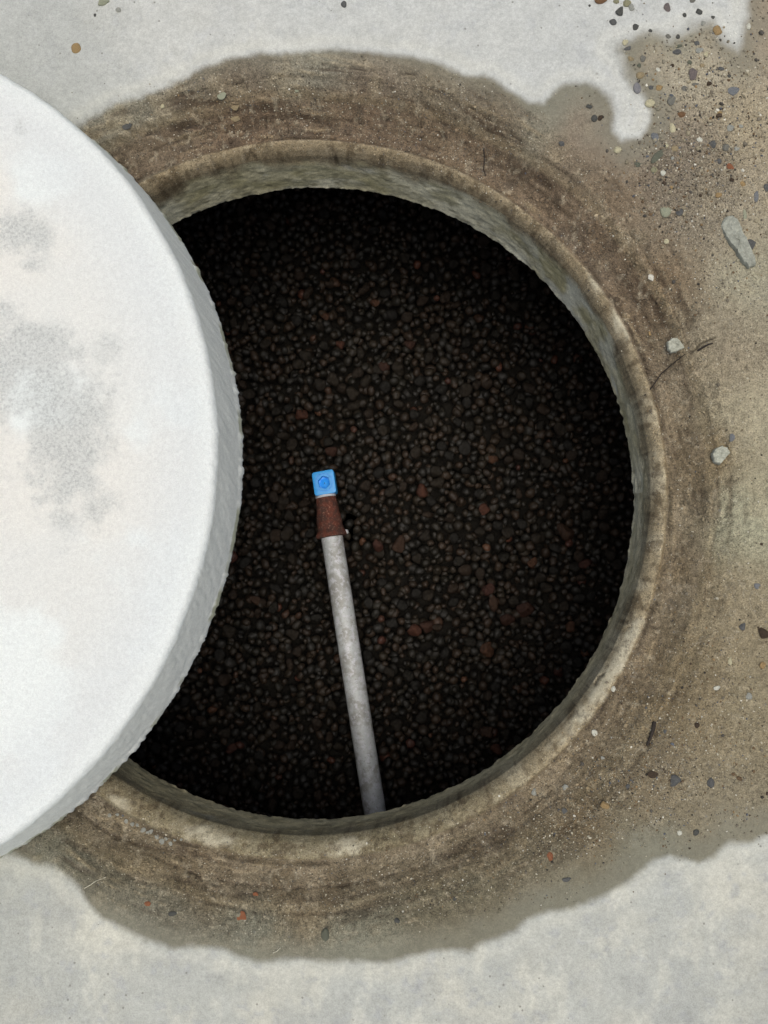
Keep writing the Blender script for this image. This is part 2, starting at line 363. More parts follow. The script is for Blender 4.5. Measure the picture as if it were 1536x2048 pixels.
    lipc = mix(A(160, 146, 119), A(184, 172, 146), sm(-.2, .4, fbm(x, y, 60, 4, 12)))
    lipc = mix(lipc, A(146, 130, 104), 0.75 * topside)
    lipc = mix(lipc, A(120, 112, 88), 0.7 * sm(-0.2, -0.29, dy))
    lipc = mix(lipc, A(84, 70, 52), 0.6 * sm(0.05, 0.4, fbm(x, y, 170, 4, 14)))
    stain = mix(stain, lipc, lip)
    edge_r = sm(0.001, .004, rho - (RG + .0345)) * (1 - sm(.006, .011, rho - (RG + .0345)))
    stain = mix(stain, A(150, 135, 106), 0.30 * edge_r)
    white = patch(x, y, z, LIP_PATCH, 0.010)
    stain = mix(stain, A(196, 188, 166), 0.9 * white * (1 - seat))
    stain = mix(stain, A(176, 158, 126), 0.4 * ring * sm(.12, .45, streak))
    stain = mix(stain, A(74, 60, 46), (0.5 + .3 * topside) * ring * sm(-.06, -.34, streak))
    for ro, wd, am, sd_ in ((.0270, .0013, .5, 3), (.0345, .0011, .45, 5), (.0440, .0010, .5, 8), (.0520, .0012, .35, 11)):
        ln = np.exp(-((rho - (RG + ro + .0030 * fbm(cxr * 3, cyr * 3, 1.0, 4, sd_))) / wd) ** 2) * sm(-.1, .25, fbm(cxr * 7, cyr * 7, 1.0, 3, sd_ + 1))
        stain = mix(stain, A(66, 54, 42), am * ln * damp); z = z - ln * .0010 * damp
    crud = sm(.72, .95, 1 - np.abs(fbm(x, y, 130, 5, 9, .6)) * 3.2) * sm(-.05, .4, fbm(x, y, 30, 4, 3)) * inner
    stain = mix(stain, A(58, 48, 38), 0.5 * crud * (0.35 + 0.65 * np.maximum(ring, lip)))
    stain = mix(stain, A(186, 174, 150), 0.45 * sm(.2, .55, fbm(x, y, 190, 4, 1, .65)) * dirt_)
    stain = mix(stain, A(70, 60, 48), 0.45 * sm(.22, .6, fbm(x, y, 210, 4, 7, .65)) * dirt_)
    stain = mix(stain, A(42, 34, 28), 0.75 * crack)
    bedc = sm(0.15, 0.7, gb); stain = mix(stain, A(112, 104, 92), 0.4 * bedc)
    dirt_ = np.clip(dirt_ + bedc * 0.4 - 0.5 * white * lip, 0, 1)
    col = mix(dry, stain, damp)
    wet_ = damp * (0.25 + 0.75 * np.maximum(seat, fringe))
    return z, col, dirt_, wet_
LIP_PATCH = [(1258,1278,-.036,.011),(1238,1312,-.036,.012),(1215,1345,-.036,.012),(1190,1378,-.036,.012),(1163,1412,-.036,.012),(1132,1442,-.036,.012),(1100,1468,-.036,.010),(985,1535,-.036,.006),(890,1612,-.036,.008),(845,1628,-.036,.007),(690,1690,-.036,.010),(1290,1035,-.036,.008),(1305,905,-.036,.007),(420,1672,-.036,.012),(240,1608,-.036,.008),(1200,560,-.036,.008),(1240,640,-.036,.010)]
WALL_PATCH = [(520,330,-.08,.010),(500,338,-.08,.008),(700,320,-.07,.010),(730,326,-.07,.008),(345,388,-.10,.012),(600,300,-.07,.008),(1150,555,-.10,.012),(1175,600,-.10,.014),(1200,655,-.10,.012),(1110,510,-.08,.010),(425,1655,-.06,.012),(310,1625,-.06,.010),(700,1678,-.06,.012),(1240,760,-.1,.008)]
BACKGREEN = None

# ------------------------------------------------------------------ slab, collar and chamber (the setting)
NA = 1700
th = np.linspace(0, 2 * math.pi, NA, endpoint=False)
R_SPLIT = RG + 0.030
def polar(radii):
    rr, tt = np.meshgrid(radii, th, indexing='ij')
    return CEN[0] + rr * np.cos(tt), CEN[1] + rr * np.sin(tt), rr, tt
# slab
radii = [R_SPLIT]
while radii[-1] < 0.72: radii.append(radii[-1] + 0.00135)
step = 0.01
while radii[-1] < 60: radii.append(radii[-1] + step); step *= 1.6
x, y, rr, tt = polar(np.array(radii))
z, col, dt, wt = surface(x, y)
slab = mesh_obj('concrete_slab', np.stack([x, y, z], -1).reshape(-1, 3), grid_faces(len(radii), NA), GROUND)
set_col(slab.data, 'tone', np.clip(col.reshape(-1, 3), 0, 1)); set_f(slab.data, 'dirt', dt.ravel()); set_f(slab.data, 'wet', wt.ravel())
tag(slab, 'pale concrete slab with a damp sandy stain round the manhole', kind='structure')
# collar: seat, lip, neck wall, underside
radii = np.arange(R_SPLIT, R0, -0.0008)
rr, tt = np.meshgrid(radii, th, indexing='ij'); GR = RG + .0122
DL = .0010 + .0045 * np.sin(th + 0.45)
rr = np.where(rr < GR, GR - (GR - rr) * (.0167 - DL[None]) / .0167, rr)
x = CEN[0] + rr * np.cos(tt); y = CEN[1] + rr * np.sin(tt); z, col, dt, wt = surface(x, y); RIN = rr[-1]
V = [np.stack([x, y, z], -1)]; Cc = [col]; D_ = [dt]; W_ = [wt]
zt = z[-1]
nw = 100
for k in range(1, nw + 1):
    f = k / nw
    zz = zt * (1 - f) + Z_NECK * f
    t_ = th
    bul = 0.0014 * fbm(t_ * 10 * R0 * 8, zz * 90, 1.0, 4, 3) * math.sin(min(1, f * 4) * math.pi / 2)
    nib = 0.0012 * fbm(np.cos(t_) * 60, np.sin(t_) * 60, 1.0, 3, 8) * sm(0.9, 1.0, f)
    r_ = RIN * (1 - f) + RB * f + bul * 0.7 * min(1, f * 5) + nib
    cx_, cy_ = CEN * (1 - f) + CENL * f
    xx = cx_ + r_ * np.cos(t_); yy = cy_ + r_ * np.sin(t_)
    V.append(np.stack([xx, yy, zz], -1)[None])
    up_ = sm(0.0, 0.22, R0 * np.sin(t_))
    c1 = mix(np.broadcast_to(A(200, 192, 160), (NA, 3)), np.broadcast_to(A(228, 222, 196), (NA, 3)), sm(-.3, .5, fbm(t_ * 6, zz * 25, 1.0, 4, 5)))  # wall colours lightened to make up for light it does not receive
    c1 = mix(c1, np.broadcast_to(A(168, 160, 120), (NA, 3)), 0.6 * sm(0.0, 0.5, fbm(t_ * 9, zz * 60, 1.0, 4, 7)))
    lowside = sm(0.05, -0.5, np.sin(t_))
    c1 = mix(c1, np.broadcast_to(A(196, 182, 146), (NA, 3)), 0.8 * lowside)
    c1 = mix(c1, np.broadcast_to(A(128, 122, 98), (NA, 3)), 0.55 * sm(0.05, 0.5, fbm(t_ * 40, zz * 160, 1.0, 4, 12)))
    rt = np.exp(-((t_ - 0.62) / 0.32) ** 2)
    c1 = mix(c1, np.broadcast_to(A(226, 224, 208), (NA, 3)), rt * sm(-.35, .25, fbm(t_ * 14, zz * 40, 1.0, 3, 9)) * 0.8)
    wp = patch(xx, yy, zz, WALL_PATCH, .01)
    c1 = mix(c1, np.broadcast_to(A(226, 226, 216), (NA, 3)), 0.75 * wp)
    tp = 1 - sm(0.0, 0.38 + 0.4 * sm(.5, -.1, np.sin(t_)), f + 0.3 * fbm(t_ * 12, zz * 20, 1.0, 3, 2))
    c1 = mix(c1, col[-1], tp)
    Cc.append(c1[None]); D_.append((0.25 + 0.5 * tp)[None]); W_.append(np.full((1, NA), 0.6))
for r_ in (RB + .01, RB + .1, RB + 0.32):
    V.append(np.stack([CENL[0] + r_ * np.cos(th), CENL[1] + r_ * np.sin(th), np.full(NA, Z_NECK)], -1)[None])
    Cc.append(np.broadcast_to(A(70, 68, 60), (1, NA, 3))); D_.append(np.full((1, NA), .3)); W_.append(np.full((1, NA), .5))
V = np.concatenate(V); Cc = np.concatenate(Cc); D_ = np.concatenate(D_); W_ = np.concatenate(W_)
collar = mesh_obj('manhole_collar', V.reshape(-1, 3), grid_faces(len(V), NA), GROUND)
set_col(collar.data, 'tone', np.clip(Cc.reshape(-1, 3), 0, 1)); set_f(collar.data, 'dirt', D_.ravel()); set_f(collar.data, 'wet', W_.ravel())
tag(collar, 'round concrete manhole collar with mud-packed seat and rounded inner lip', 'manhole collar')
# chamber below
rc = R0 + 0.31; n = 96; ta = np.linspace(0, 2 * math.pi, n, endpoint=False)
Z_BED = -0.495
vv = []
for zc in (Z_NECK - 0.001, -0.3, Z_BED - 0.08): vv.append(np.stack([CEN[0] + rc * np.cos(ta), CEN[1] + rc * np.sin(ta), np.full(n, zc)], -1))
tag(mesh_obj('chamber_wall', np.concatenate(vv), grid_faces(3, n), DARKC), kind='structure')
vv = [np.stack([CEN[0] + r_ * np.cos(ta), CEN[1] + r_ * np.sin(ta), np.full(n, Z_BED - 0.03)], -1) for r_ in (rc + .004, .3, .02)]
tag(mesh_obj('chamber_floor', np.concatenate(vv), grid_faces(3, n), stone_mat('dark_silt', (30, 27, 22), .8, .2)), kind='structure')

# ------------------------------------------------------------------ clay pellets
def ico(sub):
    t = (1 + 5 ** .5) / 2
    v = [(-1,t,0),(1,t,0),(-1,-t,0),(1,-t,0),(0,-1,t),(0,1,t),(0,-1,-t),(0,1,-t),(t,0,-1),(t,0,1),(-t,0,-1),(-t,0,1)]
    f = [(0,11,5),(0,5,1),(0,1,7),(0,7,10),(0,10,11),(1,5,9),(5,11,4),(11,10,2),(10,7,6),(7,1,8),(3,9,4),(3,4,2),(3,2,6),(3,6,8),(3,8,9),(4,9,5),(2,4,11),(6,2,10),(8,6,7),(9,8,1)]
    v = [np.array(p) / math.sqrt(1 + t * t) for p in v]
    for _ in range(sub):
        cache = {}; nf = []
        def mid(a, b):
            k = (min(a, b), max(a, b))
            if k not in cache:
                m = v[a] + v[b]; v.append(m / np.linalg.norm(m)); cache[k] = len(v) - 1
            return cache[k]
        for a, b, c_ in f:
            ab, bc, ca = mid(a, b), mid(b, c_), mid(c_, a); nf += [(a, ab, ca), (b, bc, ab), (c_, ca, bc), (ab, bc, ca)]
        f = nf
    return np.array(v), np.array(f)
ICO0, ICO1, ICO2, ICO3 = ico(0), ico(1), ico(2), ico(3)
def rotm(rs):
    q = rs.normal(size=4); q /= np.linalg.norm(q); w, x, y, z = q
    return np.array([[1-2*(y*y+z*z),2*(x*y-z*w),2*(x*z+y*w)],[2*(x*y+z*w),1-2*(x*x+z*z),2*(y*z-x*w)],[2*(x*z-y*w),2*(y*z+x*w),1-2*(x*x+y*y)]])
def lump(rs, base, amp=0.18, ax=(1, 1, .85), facet=0):
    v = base[0].copy()
    for k in range(5):
        d = rs.normal(size=3); d /= np.linalg.norm(d); ph = rs.rand() * 6
        v = v * (1 + amp / 2.5 * np.sin(ph + (1.5 + k * .7) * (base[0] @ d)))[:, None]
    for k in range(facet):
        d = rs.normal(size=3); d /= np.linalg.norm(d); h = rs.uniform(.55, .85)
        s = v @ d; v = v - np.maximum(s - h, 0)[:, None] * d
    return v * np.array(ax)
rs = np.random.RandomState(3)
VIEW_R = 0.50
cell = 0.0125; hashg = {}; pts = []
def try_add(x, y, r, k):
    gx, gy = int(math.floor(x / cell)), int(math.floor(y / cell))
    for i in range(gx - 2, gx + 3):
        for j in range(gy - 2, gy + 3):
            for (a, b, r2) in hashg.get((i, j), ()):
                if (a - x) ** 2 + (b - y) ** 2 < ((r + r2) * k) ** 2: return False
    hashg.setdefault((gx, gy), []).append((x, y, r)); pts.append((x, y, r)); return True
for (lo, hi, tries) in ((.0074, .0088, 500), (.0054, .0074, 16000), (.0043, .0054, 30000), (.0032, .0042, 16000)):
    for _ in range(tries):
        a = rs.rand() * 2 * math.pi; rad = VIEW_R * math.sqrt(rs.rand())
        try_add(CEN[0] + rad * math.cos(a), CEN[1] + rad * math.sin(a), rs.uniform(lo, hi), 0.86)
top_pts = list(pts); hashg.clear(); pts = []
for _ in range(16000):
    a = rs.rand() * 2 * math.pi; rad = VIEW_R * math.sqrt(rs.rand())
    try_add(CEN[0] + rad * math.cos(a), CEN[1] + rad * math.sin(a), rs.uniform(.005, .0085), 0.8)
under_pts = list(pts)
print('pellets', len(top_pts), len(under_pts))
protos = [lump(rs, ICO1, .22, (1, rs.uniform(.75, 1), rs.uniform(.7, .95))) for _ in range(40)]
DK = [(42,38,31),(38,36,30),(46,41,33),(36,35,31),(48,41,33),(40,39,35),(52,43,34)]
RD = [(80,52,40),(66,46,37),(84,60,45),(72,48,40),(66,50,39)]
KP = 0.85
def vis(x, y, z):                       # inside the opening as the camera sees it
    t = (CAM_H - Z_NECK) / (CAM_H - z); px, py = x * t, y * t
    lx, ly, lr = LIDC[0], LIDC[1], LIDR; s2 = CAM_H / (CAM_H - z)
    return math.hypot(px - CENL[0], py - CENL[1]) < RB - .004 and math.hypot(x * s2 - lx, y * s2 - ly) > lr + .004
lq = np.array([P(a, b, 0.002)[:2] for a, b in [(0,175),(170,265),(330,440),(420,600),(460,720),(487,850),(480,1050),(440,1210),(400,1300),(250,1520),(130,1640),(0,1708)]])
s_ = np.linalg.lstsq(np.c_[2 * lq, np.ones(len(lq))], (lq ** 2).sum(1), rcond=None)[0]
LIDC = s_[:2]; LIDR = float(math.sqrt(s_[2] + LIDC @ LIDC)); print('lid', LIDC, LIDR)

def bedz(x, y): return Z_BED + 0.006 * float(fbm(np.array([x]), np.array([y]), 9, 2, 4)[0])
vis_big = sorted([p for p in top_pts if vis(p[0], p[1], Z_BED)], key=lambda p: -p[2])[:290]
single = set(vis_big)
NV = len(ICO1[0]); vs_, fs_, cs_ = [], [], []
k = 0
for layer, ptl in ((0, top_pts), (1, under_pts)):
    for p in ptl:
        if p in single: continue
        x, y, r = p
        m = protos[rs.randint(40)] @ rotm(rs).T * r
        zz = bedz(x, y) + rs.uniform(-.0035, .0035) + (0 if r > .0048 else rs.uniform(-.001, .003)) - layer * .0065
        vs_.append(m + (x, y, zz)); fs_.append(ICO1[1] + k * NV); k += 1
        c_ = RD[rs.randint(5)] if rs.rand() < .025 else DK[rs.randint(7)]
        cs_.append(np.repeat((lin(c_) * KP * rs.uniform(.8, 1.2))[None], NV, 0))
bed = mesh_obj('clay_pellets', np.concatenate(vs_), np.concatenate(fs_), PELLET)
set_col(bed.data, 'tone', np.concatenate(cs_))
tag(bed, 'bed of small wet dark clay pellets at the bottom of the manhole', 'gravel', kind='stuff')
# the largest ones are objects of their own
pm = []
def pellet_mesh(seed, c_, amp=.25, facet=0):
    r2 = np.random.RandomState(seed); v = lump(r2, ICO2, amp, (1, r2.uniform(.8, 1), r2.uniform(.72, .95)), facet)
    o = mesh_obj('clay_pellet', v, ICO2[1], PELLET, link=False); set_col(o.data, 'tone', np.repeat((lin(c_) * KP)[None], len(v), 0))
    me = o.data; bpy.data.objects.remove(o); return me
darks = [pellet_mesh(100 + i, DK[i % 7], .25) for i in range(14)]
reds = [pellet_mesh(200 + i, RD[i % 5], .3, 3) for i in range(10)]
def put_pellet(me, x, y, z, r, label, group):
    o = bpy.data.objects.new('clay_pellet', me); COL.objects.link(o); o.location = (x, y, z); o.scale = (r, r, r)
    o.rotation_euler = (rs.rand() * 6, rs.rand() * 6, rs.rand() * 6); tag(o, label, 'pellet', group); return o
RED_SPOTS = [(847,983,.0105),(770,733,.0085),(750,607,.0075),(755,1090,.0090),(800,1088,.0115),(603,829,.0100),(1047,1220,.0115),(973,1295,.0110),(978,1180,.0100),(988,1204,.0090),(829,1262,.0100),(852,1252,.0100),(1065,1125,.0110),(1172,1128,.0090),(1130,1062,.0120),(967,1020,.0090),(1011,1240,.0095),(1142,1252,.0085),(1117,1343,.0080),(975,1465,.0105),(991,1500,.0090),(822,690,.0085),(650,632,.0075),(463,1496,.0085),(508,1200,.0075),(680,690,.0075),(660,905,.0085),(985,918,.0080)]
RED_LABEL = {0: 'reddish pellet right of the blue fitting, level with its middle', 3: 'small orange red pellet just right of the top of the pipe', 4: 'brown red pellet right of the rusty coupling and beyond the orange one',
             5: 'reddish pellet above and left of the blue fitting', 12: 'elongated red pellet far right of the rusty coupling', 6: 'broken orange brown pellet in the lower right of the bed',
             7: 'cracked orange red pellet below the broken orange brown one', 23: 'reddish pellet left of the pipe near the lower left rim', 26: 'reddish pellet directly above the blue fitting'}
red_xy = []
for (px, py, r) in RED_SPOTS:
    c_ = P(px, py, Z_BED + .004); red_xy.append((c_[0], c_[1], r))
def zone(x, y):
    h = CAM_H - Z_BED; px = 840 + x * F / h; py = 1190 - y * F / h
    pipe_x = 662 + (py - 1066) * .156
    if py > 1060: return 'left of the grey pipe' if px < pipe_x else 'right of the grey pipe' if px < 930 else 'under the lower right rim'
    if py < 620: return 'under the upper rim'
    return 'between the blue fitting and the lid' if px < 640 else 'right of the blue fitting' if px < 930 else 'under the right rim'
for p in vis_big:
    x, y, r = p
    put_pellet(darks[rs.randint(14)], x, y, bedz(x, y) + rs.uniform(-.001, .004) if all(math.hypot(x - a, y - b) > (r + q_) * .8 for a, b, q_ in red_xy) else bedz(x, y) - .008, r * 1.0,
               'large dark clay pellet in the bed ' + zone(x, y), 'large dark pellets ' + zone(x, y))
for i, (x, y, r) in enumerate(red_xy):
    o = put_pellet(reds[i % 10], x, y, bedz(x, y) + .004, r * .88, RED_LABEL.get(i) or 'reddish brown clay pellet in the bed ' + zone(x, y), None if i in RED_LABEL else 'reddish pellets ' + zone(x, y))
LIDZ = 0.0

# ------------------------------------------------------------------ lid
zb, T = 0.0025, 0.070
prof = [(.0, zb), (LIDR - .01, zb), (LIDR - .002, zb + .0005), (LIDR, zb + .003)]
for k in range(1, 26): prof.append((LIDR - .0075 * k / 25, zb + .003 + (T - .014) * k / 25))
for k in range(1, 13):
    a = k / 12 * math.pi / 2; prof.append((LIDR - .0075 - .0060 * (1 - math.cos(a)), zb + T - .011 + .0085 * math.sin(a)))
r_ = prof[-1][0]; ztop = prof[-1][1]
while r_ > .004:
    r_ -= .0018 if r_ > .05 else .004; prof.append((max(r_, .001), ztop + .0025 * sm(LIDR - .02, LIDR - .09, r_)))
prof = np.array(prof[1:]); NL = 1400; tl = np.linspace(0, 2 * math.pi, NL, endpoint=False)
# only the visible sector needs dense points, but the ring stays complete
rr = prof[:, 0][:, None]; zz = np.repeat(prof[:, 1][:, None], NL, 1)
ct, st = np.cos(tl)[None], np.sin(tl)[None]
side = (np.arange(len(prof)) < 42)[:, None]
nb = fbm(ct * 30 + zz * 25, st * 30 - zz * 35, 1.0, 4, 4); nb2 = fbm(ct * 4 + zz * 3, st * 4, 1.0, 3, 6)
nf = fbm(ct * 90, st * 90, 1.0, 3, 10) * (np.arange(len(prof)) < 6)[:, None]
rr2 = rr + np.where(side, nb * .0004 + fbm(ct * 110 + zz * 80, st * 110 - zz * 90, 1.0, 3, 1) * .0005 + nb2 * .0005 + np.clip(nf, 0, 1) * .0026, 0) * np.clip(rr / LIDR, 0, 1)
x = LIDC[0] + rr2 * ct; y = LIDC[1] + rr2 * st
edge_f = sm(LIDR - .02, LIDR - .006, rr)
zz = zz + fbm(x, y, 60, 4, 2) * (.0004 + .0009 * edge_f) + fbm(x, y, 230, 3, 5) * (.00015 + .0005 * edge_f) + np.where(~side, fbm(x, y, 9, 3, 7) * .0012, 0)
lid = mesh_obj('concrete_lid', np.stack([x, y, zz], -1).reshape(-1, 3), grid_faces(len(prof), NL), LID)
c_ = mix(np.broadcast_to(A(231, 230, 226), x.shape + (3,)), np.broadcast_to(A(234, 231, 225), x.shape + (3,)), sm(-.25, .4, fbm(x, y, 10, 4, 3)))  # pale concrete, painted brighter still to stand in for close flash light
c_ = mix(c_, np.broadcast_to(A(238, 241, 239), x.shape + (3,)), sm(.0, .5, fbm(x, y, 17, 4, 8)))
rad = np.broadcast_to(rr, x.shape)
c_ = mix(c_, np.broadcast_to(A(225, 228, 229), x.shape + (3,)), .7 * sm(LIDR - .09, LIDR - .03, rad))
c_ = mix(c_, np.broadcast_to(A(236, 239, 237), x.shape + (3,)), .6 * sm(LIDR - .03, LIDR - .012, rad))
c_ = mix(c_, np.broadcast_to(A(248, 248, 241), x.shape + (3,)), np.where(np.arange(len(prof)) < 30, .75, 0)[:, None] * np.ones(x.shape))  # side painted lighter to replace light missing on the steep face
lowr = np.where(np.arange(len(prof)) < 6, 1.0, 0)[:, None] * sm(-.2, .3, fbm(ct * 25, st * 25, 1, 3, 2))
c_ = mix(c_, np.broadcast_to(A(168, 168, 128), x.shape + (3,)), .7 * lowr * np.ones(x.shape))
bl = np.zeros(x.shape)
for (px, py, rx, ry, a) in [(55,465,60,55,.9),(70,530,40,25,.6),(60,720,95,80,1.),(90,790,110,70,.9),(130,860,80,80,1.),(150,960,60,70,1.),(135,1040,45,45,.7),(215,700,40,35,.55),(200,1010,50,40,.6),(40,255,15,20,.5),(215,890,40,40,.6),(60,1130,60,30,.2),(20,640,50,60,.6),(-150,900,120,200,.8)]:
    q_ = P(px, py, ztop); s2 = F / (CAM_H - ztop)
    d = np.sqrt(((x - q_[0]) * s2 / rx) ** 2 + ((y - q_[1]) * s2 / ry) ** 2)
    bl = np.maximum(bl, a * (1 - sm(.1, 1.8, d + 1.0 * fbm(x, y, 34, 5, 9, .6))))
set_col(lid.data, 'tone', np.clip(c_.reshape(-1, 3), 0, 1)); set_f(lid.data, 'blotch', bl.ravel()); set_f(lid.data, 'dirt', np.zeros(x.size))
tag(lid, 'thick round whitish concrete lid slid half off the manhole, resting on the slab', 'lid')

# ------------------------------------------------------------------ pipe with rusty coupling and blue plug
ZP = CAM_H - 1.222; PR = 0.01345
root = bpy.data.objects.new('water_pipe', None); COL.objects.link(root)
a = P(662.5, 1066, ZP); b = P(751, 1632, ZP)
ax = (b - a); ax /= np.linalg.norm(ax); side_ = np.array([-ax[1], ax[0], 0.0]); upv = np.array([0, 0, 1.0])
root.location = a
tag(root, 'grey galvanised water pipe with rusty coupling and blue square fitting, above the pellet bed', 'pipe')
def tube(name, secs, mat, n=48, amp=0.0, seed=1, parent=root, cap=True):
    """secs: (distance along the axis, radius); built in the pipe's frame"""
    t_ = np.linspace(0, 2 * math.pi, n, endpoint=False); V = []
    for s, r in secs:
        rn = r + amp * fbm(np.cos(t_) * 2.3 + s * 160, np.sin(t_) * 2.3 + s * 90, 1.0, 3, seed)
        V.append(ax * s + np.cos(t_)[:, None] * rn[:, None] * side_ + np.sin(t_)[:, None] * rn[:, None] * upv)
    return mesh_obj(name, np.concatenate(V), grid_faces(len(secs), n), mat, parent)
tube('tube', [(-.004, PR * .4)] + [(-.004 + k * .004, PR) for k in range(150)], ZINC, amp=.0002)
sec = [(.006, .006), (.005, .0150), (.0045, .0194), (.002, .0198), (-.001, .0184), (-.005, .0160), (-.010, .0152), (-.016, .0152), (-.022, .0147), (-.028, .0140), (-.036, .0132), (-.042, .0127), (-.0445, .0120), (-.0445, .004)]
dense = []
for (s0, r0), (s1, r1) in zip(sec[:-1], sec[1:]):
    for k in range(4): dense.append((s0 + (s1 - s0) * k / 4, r0 + (r1 - r0) * k / 4))
cp = tube('coupling', dense + [sec[-1]], RUST, n=64, amp=.0011, seed=6)
bead = mesh_obj('zinc_lump', lump(np.random.RandomState(4), ICO2, .3, (.0042, .003, .003)) + (side_ * .0178 + ax * .001), ICO2[1], ZINC, cp)
tube('thread_tape', [(-.0445, .008), (-.0445, .0126), (-.0485, .0126), (-.0485, .008)], TAPE, n=48, amp=.0004, seed=3)
# blue fitting: rounded square block lying square to the pipe, round boss and hexagon socket in its upper face
HB = 0.0142; RC = .0032
def rsq(h, r, n=6):
    o = []
    for cxq, cyq, a0 in ((1, 1, 0), (-1, 1, 90), (-1, -1, 180), (1, -1, 270)):
        for k in range(n + 1):
            t_ = math.radians(a0 + 90 * k / n); o.append((cxq * (h - r) + r * math.cos(t_), cyq * (h - r) + r * math.sin(t_)))
    return np.array(o)
def ringpts(r, m=28, hexa=False):
    t_ = np.linspace(0, 2 * math.pi, m, endpoint=False) + math.radians(45 * 0 + 6)
    if hexa:
        a_ = (t_ + math.radians(24)) % math.radians(60) - math.radians(30); rr_ = r * math.cos(math.radians(30)) / np.cos(a_)
    else: rr_ = r
    return np.stack([rr_ * np.cos(t_), rr_ * np.sin(t_)], -1)
M_ = 28
sq = rsq(HB, RC); sq2 = rsq(HB - .0012, RC - .0006)
def resample_by_angle(poly, m=96):
    t_ = np.linspace(0, 2 * math.pi, m, endpoint=False); out = []
    pa = np.arctan2(poly[:, 1], poly[:, 0])
    for t in t_:
        d = np.array([math.cos(t), math.sin(t)]); best = None
        for i in range(len(poly)):
            p, q_ = poly[i], poly[(i + 1) % len(poly)]; e = q_ - p
            den = d[0] * e[1] - d[1] * e[0]
            if abs(den) < 1e-12: continue
            s = (p[0] * e[1] - p[1] * e[0]) / den; u = (p[0] * d[1] - p[1] * d[0]) / den
            if s > 0 and -1e-6 <= u <= 1 + 1e-6: best = s if best is None else max(best, s)
        out.append(d * best)
    return np.array(out)
sqo, sqi = resample_by_angle(rsq(HB, RC)), resample_by_angle(rsq(HB - .0012, RC))
tt_ = np.linspace(0, 2 * math.pi, 96, endpoint=False); circ_ = np.stack([np.cos(tt_), np.sin(tt_)], -1)
a6 = (tt_ + math.radians(30 - 7)) % math.radians(60) - math.radians(30); hexg = circ_ / np.cos(a6)[:, None]      # flat distance 1
BZ = .0125
loops = [(sqo * .3, -BZ), (sqi, -BZ), (sqo, -BZ + .001), (sqo, BZ - .0012), (sqo * .985, BZ - .0004), (sqi, BZ), (circ_ * .0109, BZ), (circ_ * .0108, BZ - .0016), (circ_ * .0100, BZ - .0016), (circ_ * .0099, BZ - .0001),
         (hexg * .0073, BZ - .0001), (hexg * .0071, BZ - .0006), (hexg * .0069, BZ - .0095), (circ_ * .0060, BZ - .0098), (circ_ * .0045, BZ - .0090), (circ_ * .0024, BZ - .0078), (circ_ * .0006, BZ - .0072)]
Bv = np.concatenate([np.c_[l * 1.0, np.full(96, zq)] for l, zq in loops])
# frame: x -> side, y -> back along the pipe; a small turn and tilt as the fitting sits in the photograph
bc = P(648, 965, ZP + BZ) - a; bc[2] = 0.0005
rotz = math.radians(9); c0, s0 = math.cos(rotz), math.sin(rotz)
Bv2 = np.stack([Bv[:, 0] * c0 - Bv[:, 1] * s0 * 1.0, Bv[:, 0] * s0 + Bv[:, 1] * c0, Bv[:, 2]], -1) * (0.95, 1.03, 1)
blue = mesh_obj('square_fitting', Bv2 + bc, grid_faces(len(loops), 96)[:, ::-1] if False else grid_faces(len(loops), 96), BLUE, root, smooth=False)
for o_ in (blue,):
    m_ = o_.modifiers.new('edge', 'EDGE_SPLIT'); m_.split_angle = math.radians(25)
    o_.data.polygons.foreach_set('use_smooth', np.full(len(o_.data.polygons), True))

# ------------------------------------------------------------------ pebbles, chips and crumbs on the slab
def height(x, y): return float(surface(np.array([[x]]), np.array([[y]]))[0][0, 0])
COLS = {'dark grey': (86,86,82), 'slate': (98,98,97), 'dark brown': (70,58,46), 'olive': (150,146,118), 'light grey': (160,160,152), 'mauve': (118,108,106),
        'tan': (158,142,112), 'ochre': (164,138,98), 'cream': (200,192,160), 'white': (214,212,198), 'rusty': (122,92,66), 'orange': (146,94,66), 'blue grey': (124,126,129),
        'lilac grey': (138,136,139), 'grey': (122,120,112), 'pale green': (160,162,140), 'greenish': (104,106,92)}
SM = {k: stone_mat('stone_' + k.replace(' ', '_'), v, .65 if k in ('slate', 'blue grey', 'dark grey') else .8) for k, v in COLS.items()}
SHAPES = {}
def shape(kind, seed, mat):
    key = (kind, seed, mat)
    if key in SHAPES: return SHAPES[key]
    r2 = np.random.RandomState(seed + 50)
    if kind == 'round': v = lump(r2, ICO2, .14, (1, 1, .8), 1)
    elif kind == 'rough': v = lump(r2, ICO2, .3, (1, 1, .75), 6)
    else: v = lump(r2, ICO2, .2, (1, 1, .8), 11)
    b_ = mesh_obj('pebble', v, ICO2[1], SM[mat], smooth=(kind != 'chip'), link=False); me = b_.data; bpy.data.objects.remove(b_)
    SHAPES[key] = me; return me
cnt = [0]
